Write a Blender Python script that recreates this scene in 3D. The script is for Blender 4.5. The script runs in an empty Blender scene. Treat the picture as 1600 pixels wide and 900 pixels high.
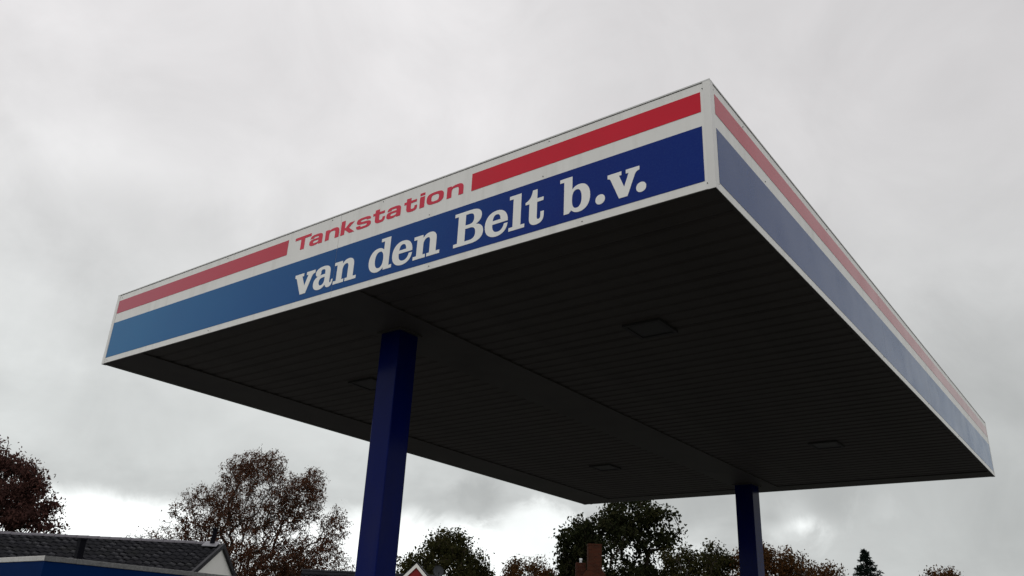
import bpy, bmesh, math, random
import numpy as np
from mathutils import Vector, Matrix
from mathutils.geometry import tessellate_polygon

S = bpy.context.scene
COL = S.collection
R = math.radians
rng = np.random.default_rng(7)
random.seed(7)

# ------------------------------------------------------------------ camera
cam_d = bpy.data.cameras.new('camera')
cam = bpy.data.objects.new('camera', cam_d)
COL.objects.link(cam)
S.camera = cam
cam_d.sensor_width = 36.0
cam_d.lens = 36.0 * 1304.49 / 1600.0
cam_d.clip_start = 0.05
cam_d.clip_end = 6000
PITCH, ROLL = 0.407900641, 0.0478732777
_f = Vector((0, math.cos(PITCH), math.sin(PITCH)))
_r = Vector((1, 0, 0))
_u = _r.cross(_f)
_r2 = _r * math.cos(ROLL) + _u * math.sin(ROLL)
_u2 = _u * math.cos(ROLL) - _r * math.sin(ROLL)
m = Matrix((( _r2.x, _u2.x, -_f.x, 0), (_r2.y, _u2.y, -_f.y, 0), (_r2.z, _u2.z, -_f.z, 1.6), (0, 0, 0, 1)))
cam.matrix_world = m

# ------------------------------------------------------------------ colour management
S.view_settings.view_transform = 'Standard'
S.view_settings.look = 'None'
S.view_settings.exposure = 0.0
S.view_settings.gamma = 1.0
S.render.resolution_x, S.render.resolution_y = 1024, 576
S.cycles.max_bounces = 8

# ------------------------------------------------------------------ sky and sun
SUN_AZ, SUN_EL = -168.0, 48.0          # azimuth clockwise from +Y, weak sun behind thick cloud
world = bpy.data.worlds.new('World')
S.world = world
world.use_nodes = True
NT = world.node_tree
for n in list(NT.nodes):
    NT.nodes.remove(n)


def wn(t, **kw):
    n = NT.nodes.new(t)
    for k, v in kw.items():
        setattr(n, k, v)
    return n


def put(sock, v):
    if hasattr(v, 'is_output'):
        NT.links.new(v, sock)
    else:
        sock.default_value = v


def wmath(op, a, b=None, c=None):
    n = wn('ShaderNodeMath', operation=op)
    put(n.inputs[0], a)
    if b is not None: put(n.inputs[1], b)
    if c is not None: put(n.inputs[2], c)
    return n.outputs[0]


def wvec(op, a, b=None):
    n = wn('ShaderNodeVectorMath', operation=op)
    put(n.inputs[0], a)
    if b is not None: put(n.inputs[1], b)
    return n.outputs['Value'] if op in ('LENGTH', 'DISTANCE', 'DOT_PRODUCT') else n.outputs[0]


def wrange(v, a, b, c, d, smooth=True):
    n = wn('ShaderNodeMapRange')
    n.interpolation_type = 'SMOOTHSTEP' if smooth else 'LINEAR'
    n.clamp = True
    put(n.inputs['Value'], v)
    for k, x in zip(('From Min', 'From Max', 'To Min', 'To Max'), (a, b, c, d)):
        put(n.inputs[k], x)
    return n.outputs['Result']


def wnoise(vec, scale, detail=6, rough=0.55, dist=0.0):
    n = wn('ShaderNodeTexNoise')
    put(n.inputs['Vector'], vec)
    n.inputs['Scale'].default_value = scale
    n.inputs['Detail'].default_value = detail
    n.inputs['Roughness'].default_value = rough
    n.inputs['Distortion'].default_value = dist
    return n.outputs['Fac']


def wmix(f, a, b):
    n = wn('ShaderNodeMix', data_type='RGBA')
    put(n.inputs['Factor'], f)
    put(n.inputs[6], a)
    put(n.inputs[7], b)
    return n.outputs[2]


tc = wn('ShaderNodeTexCoord')
dirv = wvec('NORMALIZE', tc.outputs['Generated'])
sep = wn('ShaderNodeSeparateXYZ')
put(sep.inputs[0], dirv)
zz = wmath('MAXIMUM', sep.outputs[2], 0.0)
den = wmath('ADD', zz, 0.22)
cmb = wn('ShaderNodeCombineXYZ')
put(cmb.inputs[0], wmath('DIVIDE', sep.outputs[0], den))
put(cmb.inputs[1], wmath('DIVIDE', sep.outputs[1], den))
plane = cmb.outputs[0]
n_big = wnoise(plane, 1.5, 7, 0.55, 0.4)
n_mid = wnoise(plane, 4.5, 8, 0.6, 0.2)
n_dir = wnoise(dirv, 10.0, 9, 0.62, 0.6)
# even overcast, a little brighter towards the zenith
base = wmath('ADD', wmath('MULTIPLY', zz, 0.36), 0.535)
var = wmath('ADD', wmath('MULTIPLY', wmath('SUBTRACT', n_big, 0.5), 0.55), 1.0)
var = wmath('ADD', var, wmath('MULTIPLY', wmath('SUBTRACT', n_mid, 0.5), 0.30))
lum = wmath('MULTIPLY', base, var)
tint = wmix(wrange(zz, 0.15, 0.6, 0, 1), (0.980, 1.014, 1.004, 1), (1.010, 0.991, 1.002, 1))


def cloud(az, el, rin, rout, val, amt, kz=1.0, warp=0.12):
    """one cloud (or gap) of the overcast: a soft patch of brightness round a direction"""
    global lum
    a, e = R(az), R(el)
    d = (math.sin(a) * math.cos(e), math.cos(a) * math.cos(e), math.sin(e))
    q = wvec('MULTIPLY', wvec('SUBTRACT', dirv, d), (1, 1, kz))
    L_ = wvec('LENGTH', q)
    L_ = wmath('ADD', L_, wmath('MULTIPLY', wmath('SUBTRACT', n_dir, 0.5), warp))
    k = wrange(L_, math.tan(R(rin)), math.tan(R(rout)), amt, 0.0)
    n = wn('ShaderNodeMix', data_type='FLOAT')
    put(n.inputs['Factor'], k)
    put(n.inputs[2], lum)
    put(n.inputs[3], val)
    lum = n.outputs[0]


# pale upper left, grey belts, the bright gap low on the left and the heavy grey low on the right
cloud(-6, 37, 8, 30, 0.81, 0.7, 1.0)
cloud(-26, 33, 4, 16, 0.80, 0.6, 1.0)
cloud(22, 33, 8, 24, 0.64, 0.75, 1.0)
cloud(-33, 27, 0.2, 10, 0.84, 0.6, 2.4, 0.30)
cloud(-26, 24.5, 1, 9, 0.64, 0.6, 2.4, 0.22)
cloud(-33, 31, 1, 8, 0.68, 0.35, 2.4, 0.22)
cloud(-33, 17, 2, 8, 0.74, 0.6, 2.0, 0.16)
cloud(-13, 17, 4, 14, 0.76, 0.7, 1.4, 0.16)
cloud(-23, 12, 3, 11, 0.66, 0.75, 3.0, 0.14)
cloud(33, 12, 3, 15, 0.44, 0.85, 1.3, 0.16)
cloud(26, 10, 3, 12, 0.52, 0.8, 1.4, 0.14)
# added pale patches out of view, right and left, brightening the fascia reflections
cloud(58, 14, 8, 26, 0.66, 0.8, 1.2)
cloud(-82, 14, 12, 44, 0.98, 0.85, 1.2)
# bright gap along the horizon
cloud(-24, 5.0, 6.5, 12.5, 1.30, 0.97, 4.0, 0.16)
cloud(-7, 5.0, 6.5, 13, 1.25, 0.95, 3.6, 0.22)
cloud(0.5, 6.0, 3, 7, 1.1, 0.9, 1.8, 0.16)
cloud(-1.6, 9.0, 1.0, 3.2, 0.47, 0.9, 1.5, 0.10)
cloud(3.0, 7.2, 1.0, 3.2, 1.02, 0.85, 1.1, 0.10)
cloud(9, 4.6, 3, 7, 0.85, 0.85, 1.8, 0.14)
cloud(11, 9.4, 1.6, 4.5, 0.48, 0.8, 1.6, 0.12)
cloud(17.5, 9.2, 1.0, 4.0, 0.52, 0.7, 1.4, 0.14)
cloud(18.6, 7.8, 0.1, 3.4, 0.80, 0.8, 1.5, 0.22)
cloud(19.4, 7.9, 0.1, 1.5, 1.05, 0.8, 1.7, 0.12)
cloud(21.6, 9.4, 0.2, 3.0, 0.46, 0.75, 1.5, 0.16)
cloud(17.6, 8.4, 0.1, 1.7, 0.45, 0.7, 1.5, 0.12)
cloud(24.5, 8.6, 0.2, 2.5, 0.60, 0.6, 1.6, 0.18)
n_fine = wnoise(dirv, 5.5, 5, 0.55, 0.6)
lum = wmath('MULTIPLY', lum, wmath('ADD', wmath('MULTIPLY', wmath('SUBTRACT', n_fine, 0.5), wrange(zz, 0.1, 0.5, 0.55, 0.36)), 1.0))

sky = wn('ShaderNodeTexSky', sky_type='NISHITA')
sky.sun_disc = False
sky.sun_elevation = R(SUN_EL)
sky.sun_rotation = R(SUN_AZ)
sky.air_density = 1.0
sky.dust_density = 4.0
lum10 = wmath('MULTIPLY', lum, 10.0)
cl = wn('ShaderNodeMix', data_type='RGBA', blend_type='MULTIPLY')
cl.inputs['Factor'].default_value = 1.0
cc = wn('ShaderNodeCombineColor')
for i in range(3):
    put(cc.inputs[i], lum10)
put(cl.inputs[6], cc.outputs[0])
put(cl.inputs[7], tint)
mx = wmix(0.985, sky.outputs[0], cl.outputs[2])
bg = wn('ShaderNodeBackground')
put(bg.inputs['Color'], mx)
bg.inputs['Strength'].default_value = 0.1
wo = wn('ShaderNodeOutputWorld')
NT.links.new(bg.outputs[0], wo.inputs[0])

sun_d = bpy.data.lights.new('sun', 'SUN')
sun_d.energy = 0.6
sun_d.angle = R(50)
sun_d.color = (1.0, 0.97, 0.93)
sun = bpy.data.objects.new('sun', sun_d)
COL.objects.link(sun)
_a, _e = R(SUN_AZ), R(SUN_EL)
_to = Vector((math.sin(_a) * math.cos(_e), math.cos(_a) * math.cos(_e), math.sin(_e)))
sun.rotation_euler = _to.to_track_quat('Z', 'Y').to_euler()
sun.location = _to * 60


# ------------------------------------------------------------------ helpers
def tag(o, label=None, cat=None, group=None, kind=None):
    if label: o['label'] = label
    if cat: o['category'] = cat
    if group: o['group'] = group
    if kind: o['kind'] = kind
    return o


def thing(name, label, cat, loc=(0, 0, 0), rotz=0.0, group=None):
    o = bpy.data.objects.new(name, None)
    COL.objects.link(o)
    o.location = loc
    o.rotation_euler = (0, 0, rotz)
    o.empty_display_size = 0.3
    return tag(o, label, cat, group)


def link(name, me, mat, parent=None, smooth=False):
    if mat is not None and not me.materials:
        me.materials.append(mat)
    o = bpy.data.objects.new(name, me)
    COL.objects.link(o)
    if parent is not None:
        o.parent = parent
    if smooth:
        for p in me.polygons:
            p.use_smooth = True
    return o


def obj(name, bm, mat, parent=None, smooth=False, recalc=True):
    if recalc:
        bmesh.ops.recalc_face_normals(bm, faces=bm.faces)
    me = bpy.data.meshes.new(name)
    bm.to_mesh(me)
    bm.free()
    return link(name, me, mat, parent, smooth)


def bx(bm, x0, x1, y0, y1, z0, z1, bevel=0.0):
    vs = [bm.verts.new((x, y, z)) for z in (z0, z1) for y in (y0, y1) for x in (x0, x1)]
    fs = [bm.faces.new([vs[i] for i in q]) for q in
          ((0, 2, 3, 1), (4, 5, 7, 6), (0, 1, 5, 4), (2, 6, 7, 3), (0, 4, 6, 2), (1, 3, 7, 5))]
    if bevel:
        es = list({e for f in fs for e in f.edges})
        bmesh.ops.bevel(bm, geom=es, offset=bevel, segments=2, affect='EDGES', profile=0.5)


def box(name, mat, parent, x0, x1, y0, y1, z0, z1, bevel=0.0):
    bm = bmesh.new()
    bx(bm, x0, x1, y0, y1, z0, z1, bevel)
    return obj(name, bm, mat, parent)


def tube(bm, p, q, r0, r1, n=8, caps=True):
    p, q = Vector(p), Vector(q)
    d = (q - p).normalized()
    a = d.orthogonal().normalized()
    b = d.cross(a)
    A = [bm.verts.new(p + (a * math.cos(2 * math.pi * i / n) + b * math.sin(2 * math.pi * i / n)) * r0) for i in range(n)]
    B = [bm.verts.new(q + (a * math.cos(2 * math.pi * i / n) + b * math.sin(2 * math.pi * i / n)) * r1) for i in range(n)]
    for i in range(n):
        bm.faces.new((A[i], A[(i + 1) % n], B[(i + 1) % n], B[i]))
    if caps:
        bm.faces.new(A)
        bm.faces.new(B)


def prism(bm, poly, axis, a, b):
    """extrude a closed 2-D polygon along an axis ('x' or 'y'); poly = list of (u, z)"""
    def P(u, z, t):
        return (t, u, z) if axis == 'x' else (u, t, z)
    A = [bm.verts.new(P(u, z, a)) for u, z in poly]
    B = [bm.verts.new(P(u, z, b)) for u, z in poly]
    n = len(poly)
    for i in range(n):
        bm.faces.new((A[i], A[(i + 1) % n], B[(i + 1) % n], B[i]))
    bm.faces.new(A)
    bm.faces.new(B)


def fast_mesh(name, verts, faces, nside):
    me = bpy.data.meshes.new(name)
    verts = np.ascontiguousarray(verts, dtype=np.float32)
    faces = np.ascontiguousarray(faces, dtype=np.int32)
    me.vertices.add(len(verts))
    me.vertices.foreach_set('co', verts.ravel())
    me.loops.add(faces.size)
    me.loops.foreach_set('vertex_index', faces.ravel())
    me.polygons.add(len(faces))
    me.polygons.foreach_set('loop_start', np.arange(0, faces.size, nside, dtype=np.int32))
    me.polygons.foreach_set('loop_total', np.full(len(faces), nside, dtype=np.int32))
    me.update(calc_edges=True)
    me.validate()
    return me


# ------------------------------------------------------------------ materials
def mat(name, col, rough=0.6, spec=0.5, metal=0.0, var=0.0, vscale=3.0, bump=0.0, bscale=40.0, dirt=None, dirt_amt=0.0,
        dirt_scale=1.5, stretch=(1, 1, 1), ior=None, speck=None, speck_amt=0.0, speck_scale=120.0, rvar=0.0, sky_fade=None):
    mt = bpy.data.materials.new(name)
    mt.use_nodes = True
    t = mt.node_tree
    b = t.nodes['Principled BSDF']
    b.inputs['Roughness'].default_value = rough
    b.inputs['Metallic'].default_value = metal
    b.inputs['Specular IOR Level'].default_value = spec
    if ior: b.inputs['IOR'].default_value = ior
    tcn = t.nodes.new('ShaderNodeTexCoord')
    mp = t.nodes.new('ShaderNodeMapping')
    mp.inputs['Scale'].default_value = stretch
    t.links.new(tcn.outputs['Object'], mp.inputs[0])

    def noise(sc, detail=6, vec=None):
        n = t.nodes.new('ShaderNodeTexNoise')
        n.inputs['Scale'].default_value = sc
        n.inputs['Detail'].default_value = detail
        n.inputs['Roughness'].default_value = 0.6
        t.links.new(vec or mp.outputs[0], n.inputs['Vector'])
        return n.outputs['Fac']

    def mixc(fac, a, c):
        n = t.nodes.new('ShaderNodeMix')
        n.data_type = 'RGBA'
        t.links.new(fac, n.inputs['Factor'])
        for s, v in ((n.inputs[6], a), (n.inputs[7], c)):
            if hasattr(v, 'is_output'): t.links.new(v, s)
            else: s.default_value = v
        return n.outputs[2]

    def rng_(v, a, b_, c, d):
        n = t.nodes.new('ShaderNodeMapRange')
        n.inputs['From Min'].default_value = a
        n.inputs['From Max'].default_value = b_
        n.inputs['To Min'].default_value = c
        n.inputs['To Max'].default_value = d
        t.links.new(v, n.inputs['Value'])
        return n.outputs['Result']
    c4 = (*col, 1)
    out = None
    if var:
        lo = tuple(x * (1 - var) for x in col) + (1,)
        hi = tuple(min(1, x * (1 + var)) for x in col) + (1,)
        out = mixc(rng_(noise(vscale), 0.3, 0.7, 0, 1), lo, hi)
    if sky_fade is not None:
        # grazing sky reflection and some bleaching painted in towards one end
        fcol, fx0, fx1, fax = sky_fade
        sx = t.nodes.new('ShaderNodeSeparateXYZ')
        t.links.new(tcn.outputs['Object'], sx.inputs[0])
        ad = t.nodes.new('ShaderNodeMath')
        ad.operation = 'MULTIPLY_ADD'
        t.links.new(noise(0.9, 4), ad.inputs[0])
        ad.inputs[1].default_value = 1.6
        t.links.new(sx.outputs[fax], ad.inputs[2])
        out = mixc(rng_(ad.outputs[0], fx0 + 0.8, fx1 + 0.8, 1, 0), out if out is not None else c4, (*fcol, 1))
    if dirt is not None:
        out = mixc(rng_(noise(dirt_scale, 8), 0.5, 0.8, 0, dirt_amt), out if out is not None else c4, (*dirt, 1))
    if speck is not None:
        out = mixc(rng_(noise(speck_scale, 3, tcn.outputs['Object']), 0.45, 0.75, 0, speck_amt), out if out is not None else c4, (*speck, 1))
    if out is None: b.inputs['Base Color'].default_value = c4
    else: t.links.new(out, b.inputs['Base Color'])
    if rvar:
        t.links.new(rng_(noise(2.3, 5), 0.3, 0.7, rough - rvar, rough + rvar), b.inputs['Roughness'])
    if bump:
        bn = t.nodes.new('ShaderNodeBump')
        bn.inputs['Strength'].default_value = bump
        bn.inputs['Distance'].default_value = 0.02
        t.links.new(noise(bscale, 5), bn.inputs['Height'])
        t.links.new(bn.outputs[0], b.inputs['Normal'])
    return mt


def brick_mat(name, c1, c2, mortar, scale=1.0):
    mt = bpy.data.materials.new(name)
    mt.use_nodes = True
    t = mt.node_tree
    b = t.nodes['Principled BSDF']
    b.inputs['Roughness'].default_value = 0.9
    b.inputs['Specular IOR Level'].default_value = 0.1
    tcn = t.nodes.new('ShaderNodeTexCoord')
    # use x+y across and z up so all upright faces show the courses
    sp = t.nodes.new('ShaderNodeSeparateXYZ')
    ad = t.nodes.new('ShaderNodeMath')
    cb = t.nodes.new('ShaderNodeCombineXYZ')
    t.links.new(tcn.outputs['Object'], sp.inputs[0])
    t.links.new(sp.outputs[0], ad.inputs[0])
    t.links.new(sp.outputs[1], ad.inputs[1])
    t.links.new(ad.outputs[0], cb.inputs[0])
    t.links.new(sp.outputs[2], cb.inputs[1])
    br = t.nodes.new('ShaderNodeTexBrick')
    t.links.new(cb.outputs[0], br.inputs['Vector'])
    br.inputs['Color1'].default_value = (*c1, 1)
    br.inputs['Color2'].default_value = (*c2, 1)
    br.inputs['Mortar'].default_value = (*mortar, 1)
    br.inputs['Scale'].default_value = scale
    br.inputs['Brick Width'].default_value = 0.22
    br.inputs['Row Height'].default_value = 0.075
    br.inputs['Mortar Size'].default_value = 0.008
    t.links.new(br.outputs['Color'], b.inputs['Base Color'])
    bn = t.nodes.new('ShaderNodeBump')
    bn.inputs['Strength'].default_value = 0.6
    bn.inputs['Distance'].default_value = 0.01
    bn.invert = True
    t.links.new(br.outputs['Fac'], bn.inputs['Height'])
    t.links.new(bn.outputs[0], b.inputs['Normal'])
    return mt


def leaf_mat(name, cols, trans=0.35):
    mt = bpy.data.materials.new(name)
    mt.use_nodes = True
    t = mt.node_tree
    for n in list(t.nodes): t.nodes.remove(n)
    o = t.nodes.new('ShaderNodeOutputMaterial')
    g = t.nodes.new('ShaderNodeNewGeometry')
    tcn = t.nodes.new('ShaderNodeTexCoord')
    nz = t.nodes.new('ShaderNodeTexNoise')
    nz.inputs['Scale'].default_value = 0.55
    nz.inputs['Detail'].default_value = 3
    t.links.new(tcn.outputs['Object'], nz.inputs['Vector'])
    ad = t.nodes.new('ShaderNodeMath'); ad.operation = 'MULTIPLY_ADD'
    t.links.new(g.outputs['Random Per Island'], ad.inputs[0])
    ad.inputs[1].default_value = 0.5
    mr = t.nodes.new('ShaderNodeMapRange')
    mr.inputs['From Min'].default_value = 0.3; mr.inputs['From Max'].default_value = 0.7
    mr.inputs['To Max'].default_value = 0.5
    t.links.new(nz.outputs['Fac'], mr.inputs['Value'])
    t.links.new(mr.outputs[0], ad.inputs[2])
    cr = t.nodes.new('ShaderNodeValToRGB')
    el = cr.color_ramp.elements
    while len(el) < len(cols): el.new(0.5)
    for i, c in enumerate(cols):
        el[i].position = i / (len(cols) - 1)
        el[i].color = (*c, 1)
    t.links.new(ad.outputs[0], cr.inputs[0])
    d = t.nodes.new('ShaderNodeBsdfDiffuse')
    tr = t.nodes.new('ShaderNodeBsdfTranslucent')
    mx_ = t.nodes.new('ShaderNodeMixShader')
    mx_.inputs[0].default_value = trans
    t.links.new(cr.outputs[0], d.inputs[0])
    t.links.new(cr.outputs[0], tr.inputs[0])
    t.links.new(d.outputs[0], mx_.inputs[1])
    t.links.new(tr.outputs[0], mx_.inputs[2])
    t.links.new(mx_.outputs[0], o.inputs[0])
    return mt


M = dict(
    white=mat('white_panel', (0.75, 0.745, 0.715), 0.38, 0.5, var=0.05, vscale=0.8, dirt=(0.42, 0.41, 0.37), dirt_amt=0.5, dirt_scale=1.6, stretch=(4.5, 4.5, 0.45), rvar=0.06),
    trim=mat('white_trim', (0.72, 0.715, 0.69), 0.4, 0.5, var=0.05, vscale=3, dirt=(0.4, 0.39, 0.36), dirt_amt=0.3),
    flash=mat('grey_flashing', (0.58, 0.58, 0.57), 0.5, 0.5, var=0.1),
    letter=mat('white_film', (0.80, 0.80, 0.77), 0.4, 0.5, var=0.03),
    red=mat('red_film', (0.58, 0.014, 0.034), 0.22, 0.5, var=0.06, vscale=1.5, sky_fade=((0.46, 0.075, 0.115), 0.0, 6.0, 0), rvar=0.05, ior=1.24),
    redtext=mat('red_lettering', (0.62, 0.035, 0.07), 0.3, 0.5, var=0.05, ior=1.25),
    blue=mat('blue_film', (0.004, 0.022, 0.175), 0.22, 0.5, var=0.06, vscale=1.5, sky_fade=((0.014, 0.145, 0.34), 0.3, 6.4, 0), speck=(0.04, 0.10, 0.26), speck_amt=0.14, speck_scale=70, rvar=0.05, ior=1.18),
    blue_side=mat('sky_paled_blue_film', (0.12, 0.20, 0.35), 0.24, 0.5, var=0.10, vscale=1.5, sky_fade=((0.018, 0.058, 0.19), 1.0, 10.5, 1), speck=(0.16, 0.2, 0.34), speck_amt=0.2, speck_scale=70, rvar=0.05, ior=1.23),  # side copy of the film, sky reflection and bleaching both put into its colour
    red_side=mat('sky_paled_red_film', (0.52, 0.33, 0.33), 0.24, 0.5, var=0.08, vscale=1.5, sky_fade=((0.48, 0.05, 0.08), 0.5, 10.0, 1), speck=(0.55, 0.3, 0.3), speck_amt=0.12, speck_scale=60, rvar=0.05, ior=1.27),  # likewise for the red: bleaching plus grazing sky sheen in the base colour
    seam=mat('dark_seam', (0.03, 0.03, 0.03), 0.8),
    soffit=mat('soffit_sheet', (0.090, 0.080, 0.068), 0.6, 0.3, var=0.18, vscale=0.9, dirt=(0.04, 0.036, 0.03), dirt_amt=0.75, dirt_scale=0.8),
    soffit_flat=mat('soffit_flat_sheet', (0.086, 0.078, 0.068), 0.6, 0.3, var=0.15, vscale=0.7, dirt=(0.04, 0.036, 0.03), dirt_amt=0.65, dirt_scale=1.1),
    lamp=mat('lamp_housing', (0.05, 0.047, 0.044), 0.6, 0.3, var=0.1),
    lens=mat('lamp_glass', (0.052, 0.05, 0.046), 0.45, 0.2),
    column=mat('blue_gloss_paint', (0.002, 0.007, 0.088), 0.14, 0.5, var=0.12, vscale=2.0, bump=0.02, bscale=5, rvar=0.04, ior=1.2, dirt=(0.02, 0.022, 0.07), dirt_amt=0.5, dirt_scale=2.2, stretch=(1, 1, 0.35)),
    rivet=mat('rivet_metal', (0.12, 0.12, 0.12), 0.5, 0.5, metal=0.6),
    tile=mat('dark_roof_tile', (0.009, 0.0092, 0.013), 0.55, 0.3, var=0.35, vscale=2.2, bump=0.2, bscale=30, dirt=(0.016, 0.018, 0.014), dirt_amt=0.4, dirt_scale=1.0, ior=1.3),
    ridge=mat('grey_ridge_tile', (0.075, 0.07, 0.085), 0.5, 0.5, var=0.25, vscale=4, bump=0.2, bscale=20),
    barge=mat('dark_barge_board', (0.012, 0.012, 0.016), 0.5, 0.5, var=0.15, ior=1.25),
    render_w=mat('white_render', (0.80, 0.79, 0.75), 0.9, 0.2, var=0.05, vscale=1.5, bump=0.15, bscale=50, dirt=(0.6, 0.58, 0.53), dirt_amt=0.35),
    coping_grey=mat('dark_speckled_coping', (0.13, 0.13, 0.13), 0.8, 0.2, var=0.2, vscale=6, speck=(0.3, 0.3, 0.3), speck_amt=0.5, speck_scale=25),  # darker, speckled coping tone for the right-hand run only
    lead=mat('lead_sheet', (0.20, 0.20, 0.22), 0.5, 0.5, metal=0.3, var=0.2),
    pipe=mat('black_pipe', (0.006, 0.006, 0.009), 0.6, 0.15, var=0.1, ior=1.2),
    kblue=mat('kiosk_blue_paint', (0.002, 0.016, 0.075), 0.6, 0.1, var=0.1, vscale=1.2, ior=1.15),
    coping=mat('coping_metal', (0.50, 0.49, 0.47), 0.55, 0.4, var=0.12, vscale=4, dirt=(0.2, 0.2, 0.19), dirt_amt=0.6, dirt_scale=8, speck=(0.2, 0.2, 0.2), speck_amt=0.4, speck_scale=30),
    gravel=mat('roof_felt', (0.08, 0.08, 0.08), 0.95, 0.2, var=0.3, vscale=8, bump=0.4, bscale=60),
    red_board=mat('red_boarding', (0.20, 0.016, 0.016), 0.6, 0.4, var=0.12, vscale=3, ior=1.3),
    white_paint=mat('white_paint', (0.78, 0.77, 0.73), 0.5, 0.5, var=0.05),
    brick=brick_mat('red_brick', (0.070, 0.018, 0.009), (0.04, 0.011, 0.006), (0.05, 0.035, 0.025)),
    zinc=mat('zinc_cowl', (0.55, 0.56, 0.58), 0.35, 0.5, metal=0.8, var=0.1),
    dish=mat('dish_grey', (0.07, 0.074, 0.082), 0.6, 0.2, var=0.1),
    asphalt=mat('asphalt', (0.055, 0.055, 0.056), 0.9, 0.3, var=0.25, vscale=2.0, bump=0.5, bscale=160),
    concrete=mat('forecourt_concrete', (0.23, 0.225, 0.21), 0.85, 0.3, var=0.15, vscale=1.2, bump=0.3, bscale=90, dirt=(0.08, 0.08, 0.078), dirt_amt=0.6),
    grass=mat('grass', (0.05, 0.085, 0.025), 0.95, 0.2, var=0.35, vscale=0.6, bump=0.6, bscale=40),
    bark=mat('bark', (0.045, 0.035, 0.028), 0.95, 0.2, var=0.3, vscale=4, bump=0.5, bscale=25),
    glass=mat('window_glass', (0.02, 0.022, 0.025), 0.08, 0.5),
    wall=mat('pale_wall', (0.42, 0.40, 0.36), 0.85, 0.2, var=0.1, vscale=1.5, bump=0.2, bscale=40),
)



def dull(mt, k):
    '''weathered paint: part of the surface no longer reflects'''
    t = mt.node_tree
    b = t.nodes['Principled BSDF']
    d = t.nodes.new('ShaderNodeBsdfDiffuse')
    if b.inputs['Base Color'].links:
        t.links.new(b.inputs['Base Color'].links[0].from_socket, d.inputs[0])
    else:
        d.inputs[0].default_value = b.inputs['Base Color'].default_value
    mx_ = t.nodes.new('ShaderNodeMixShader')
    mx_.inputs[0].default_value = k
    t.links.new(b.outputs[0], mx_.inputs[1])
    t.links.new(d.outputs[0], mx_.inputs[2])
    t.links.new(mx_.outputs[0], t.nodes['Material Output'].inputs[0])


dull(M['column'], 0.5)

# ------------------------------------------------------------------ ground
bm = bmesh.new()
vs = [bm.verts.new((x, y, 0)) for x, y in ((-3000, -3000), (3000, -3000), (3000, 3000), (-3000, 3000))]
bm.faces.new(vs)
tag(obj('ground', bm, M['grass']), kind='structure')
bm = bmesh.new()
vs = [bm.verts.new((x, y, 0.004)) for x, y in ((-40, -40), (40, -40), (40, 40), (-40, 40))]
bm.faces.new(vs)
tag(obj('pavement', bm, M['asphalt']), kind='structure')

# ------------------------------------------------------------------ the canopy
YAW = -0.655330897
OX, OY = -4.83219, 9.571283
L, W, H, ZS = 7.7706, 10.8345, 0.865, 4.5
ZT = ZS + H
canopy = thing('station_canopy', 'flat white filling station canopy with red and blue stripes and lettering, on dark blue columns', 'canopy',
               (OX, OY, 0), YAW)
T_ = 0.03
G_ = 0.002


def film(name, mt, parent, face, a0, a1, z0, z1, proud):
    """a flat film on the front ('f') or right-hand ('s') face with its own small thickness"""
    bm = bmesh.new()
    if face == 'f':
        bx(bm, a0, a1, -proud, -proud + 0.0015, ZS + z0, ZS + z1)
    else:
        bx(bm, L + proud - 0.0015, L + proud, a0, a1, ZS + z0, ZS + z1)
    return obj(name, bm, mt, parent)


# inner body that carries the panels
box('roof_deck', M['seam'], canopy, 0.06, L - 0.06, 0.06, W - 0.06, ZS + 0.12, ZT - 0.05)
RED, BLUE = (0.628, 0.796), (0.065, 0.508)
XSEAM = 3.988
front = []
for a, b in ((0.0, XSEAM - G_), (XSEAM + G_, L)):
    front.append(box('fascia_panel', M['white'], canopy, a, b, 0, T_, ZS, ZT))
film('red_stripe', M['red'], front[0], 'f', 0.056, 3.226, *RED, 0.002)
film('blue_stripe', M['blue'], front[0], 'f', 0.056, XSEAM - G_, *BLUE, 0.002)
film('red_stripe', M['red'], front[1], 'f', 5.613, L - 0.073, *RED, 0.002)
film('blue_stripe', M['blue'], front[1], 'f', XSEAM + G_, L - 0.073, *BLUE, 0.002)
sy = [T_, 4.33, 6.42, 9.15, W - T_]
side = []
for i in range(4):
    a = sy[i] + (G_ if i else 0.0)
    b = sy[i + 1] - (G_ if i < 3 else 0.0)
    p = box('fascia_panel', M['white'], canopy, L - T_, L, a, b, ZS, ZT)
    s0 = 0.075 if i == 0 else a
    s1 = b if i < 3 else W - 0.03
    film('red_stripe', M['red_side'], p, 's', s0, s1, *RED, 0.002)
    film('blue_stripe', M['blue_side'], p, 's', s0, s1, *BLUE, 0.002)
box('fascia_panel', M['white'], canopy, 0, T_, T_, W - T_, ZS, ZT)
box('fascia_panel', M['white'], canopy, 0, L, W - T_, W, ZS, ZT)


def corner(x, y, sx, sy_, w=0.05):
    """folded corner trim, 4 mm proud; sx, sy_ give the outward directions"""
    e = 0.004
    ox, oy = x + sx * e, y + sy_ * e
    poly = [(ox, oy), (x - sx * w, oy), (x - sx * w, y), (x, y), (x, y - sy_ * w), (ox, y - sy_ * w)]
    bm = bmesh.new()
    A = [bm.verts.new((px, py, ZS - 0.006)) for px, py in poly]
    B = [bm.verts.new((px, py, ZT + 0.006)) for px, py in poly]
    for i in range(6):
        bm.faces.new((A[i], A[(i + 1) % 6], B[(i + 1) % 6], B[i]))
    for V in (A, B):
        bm.faces.new((V[0], V[1], V[2], V[3]))
        bm.faces.new((V[0], V[3], V[4], V[5]))
    return obj('corner_trim', bm, M['trim'], canopy)


corner(0, 0, -1, -1)
corner(L, 0, 1, -1)
corner(L, W, 1, 1)
corner(0, W, -1, 1)
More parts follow.
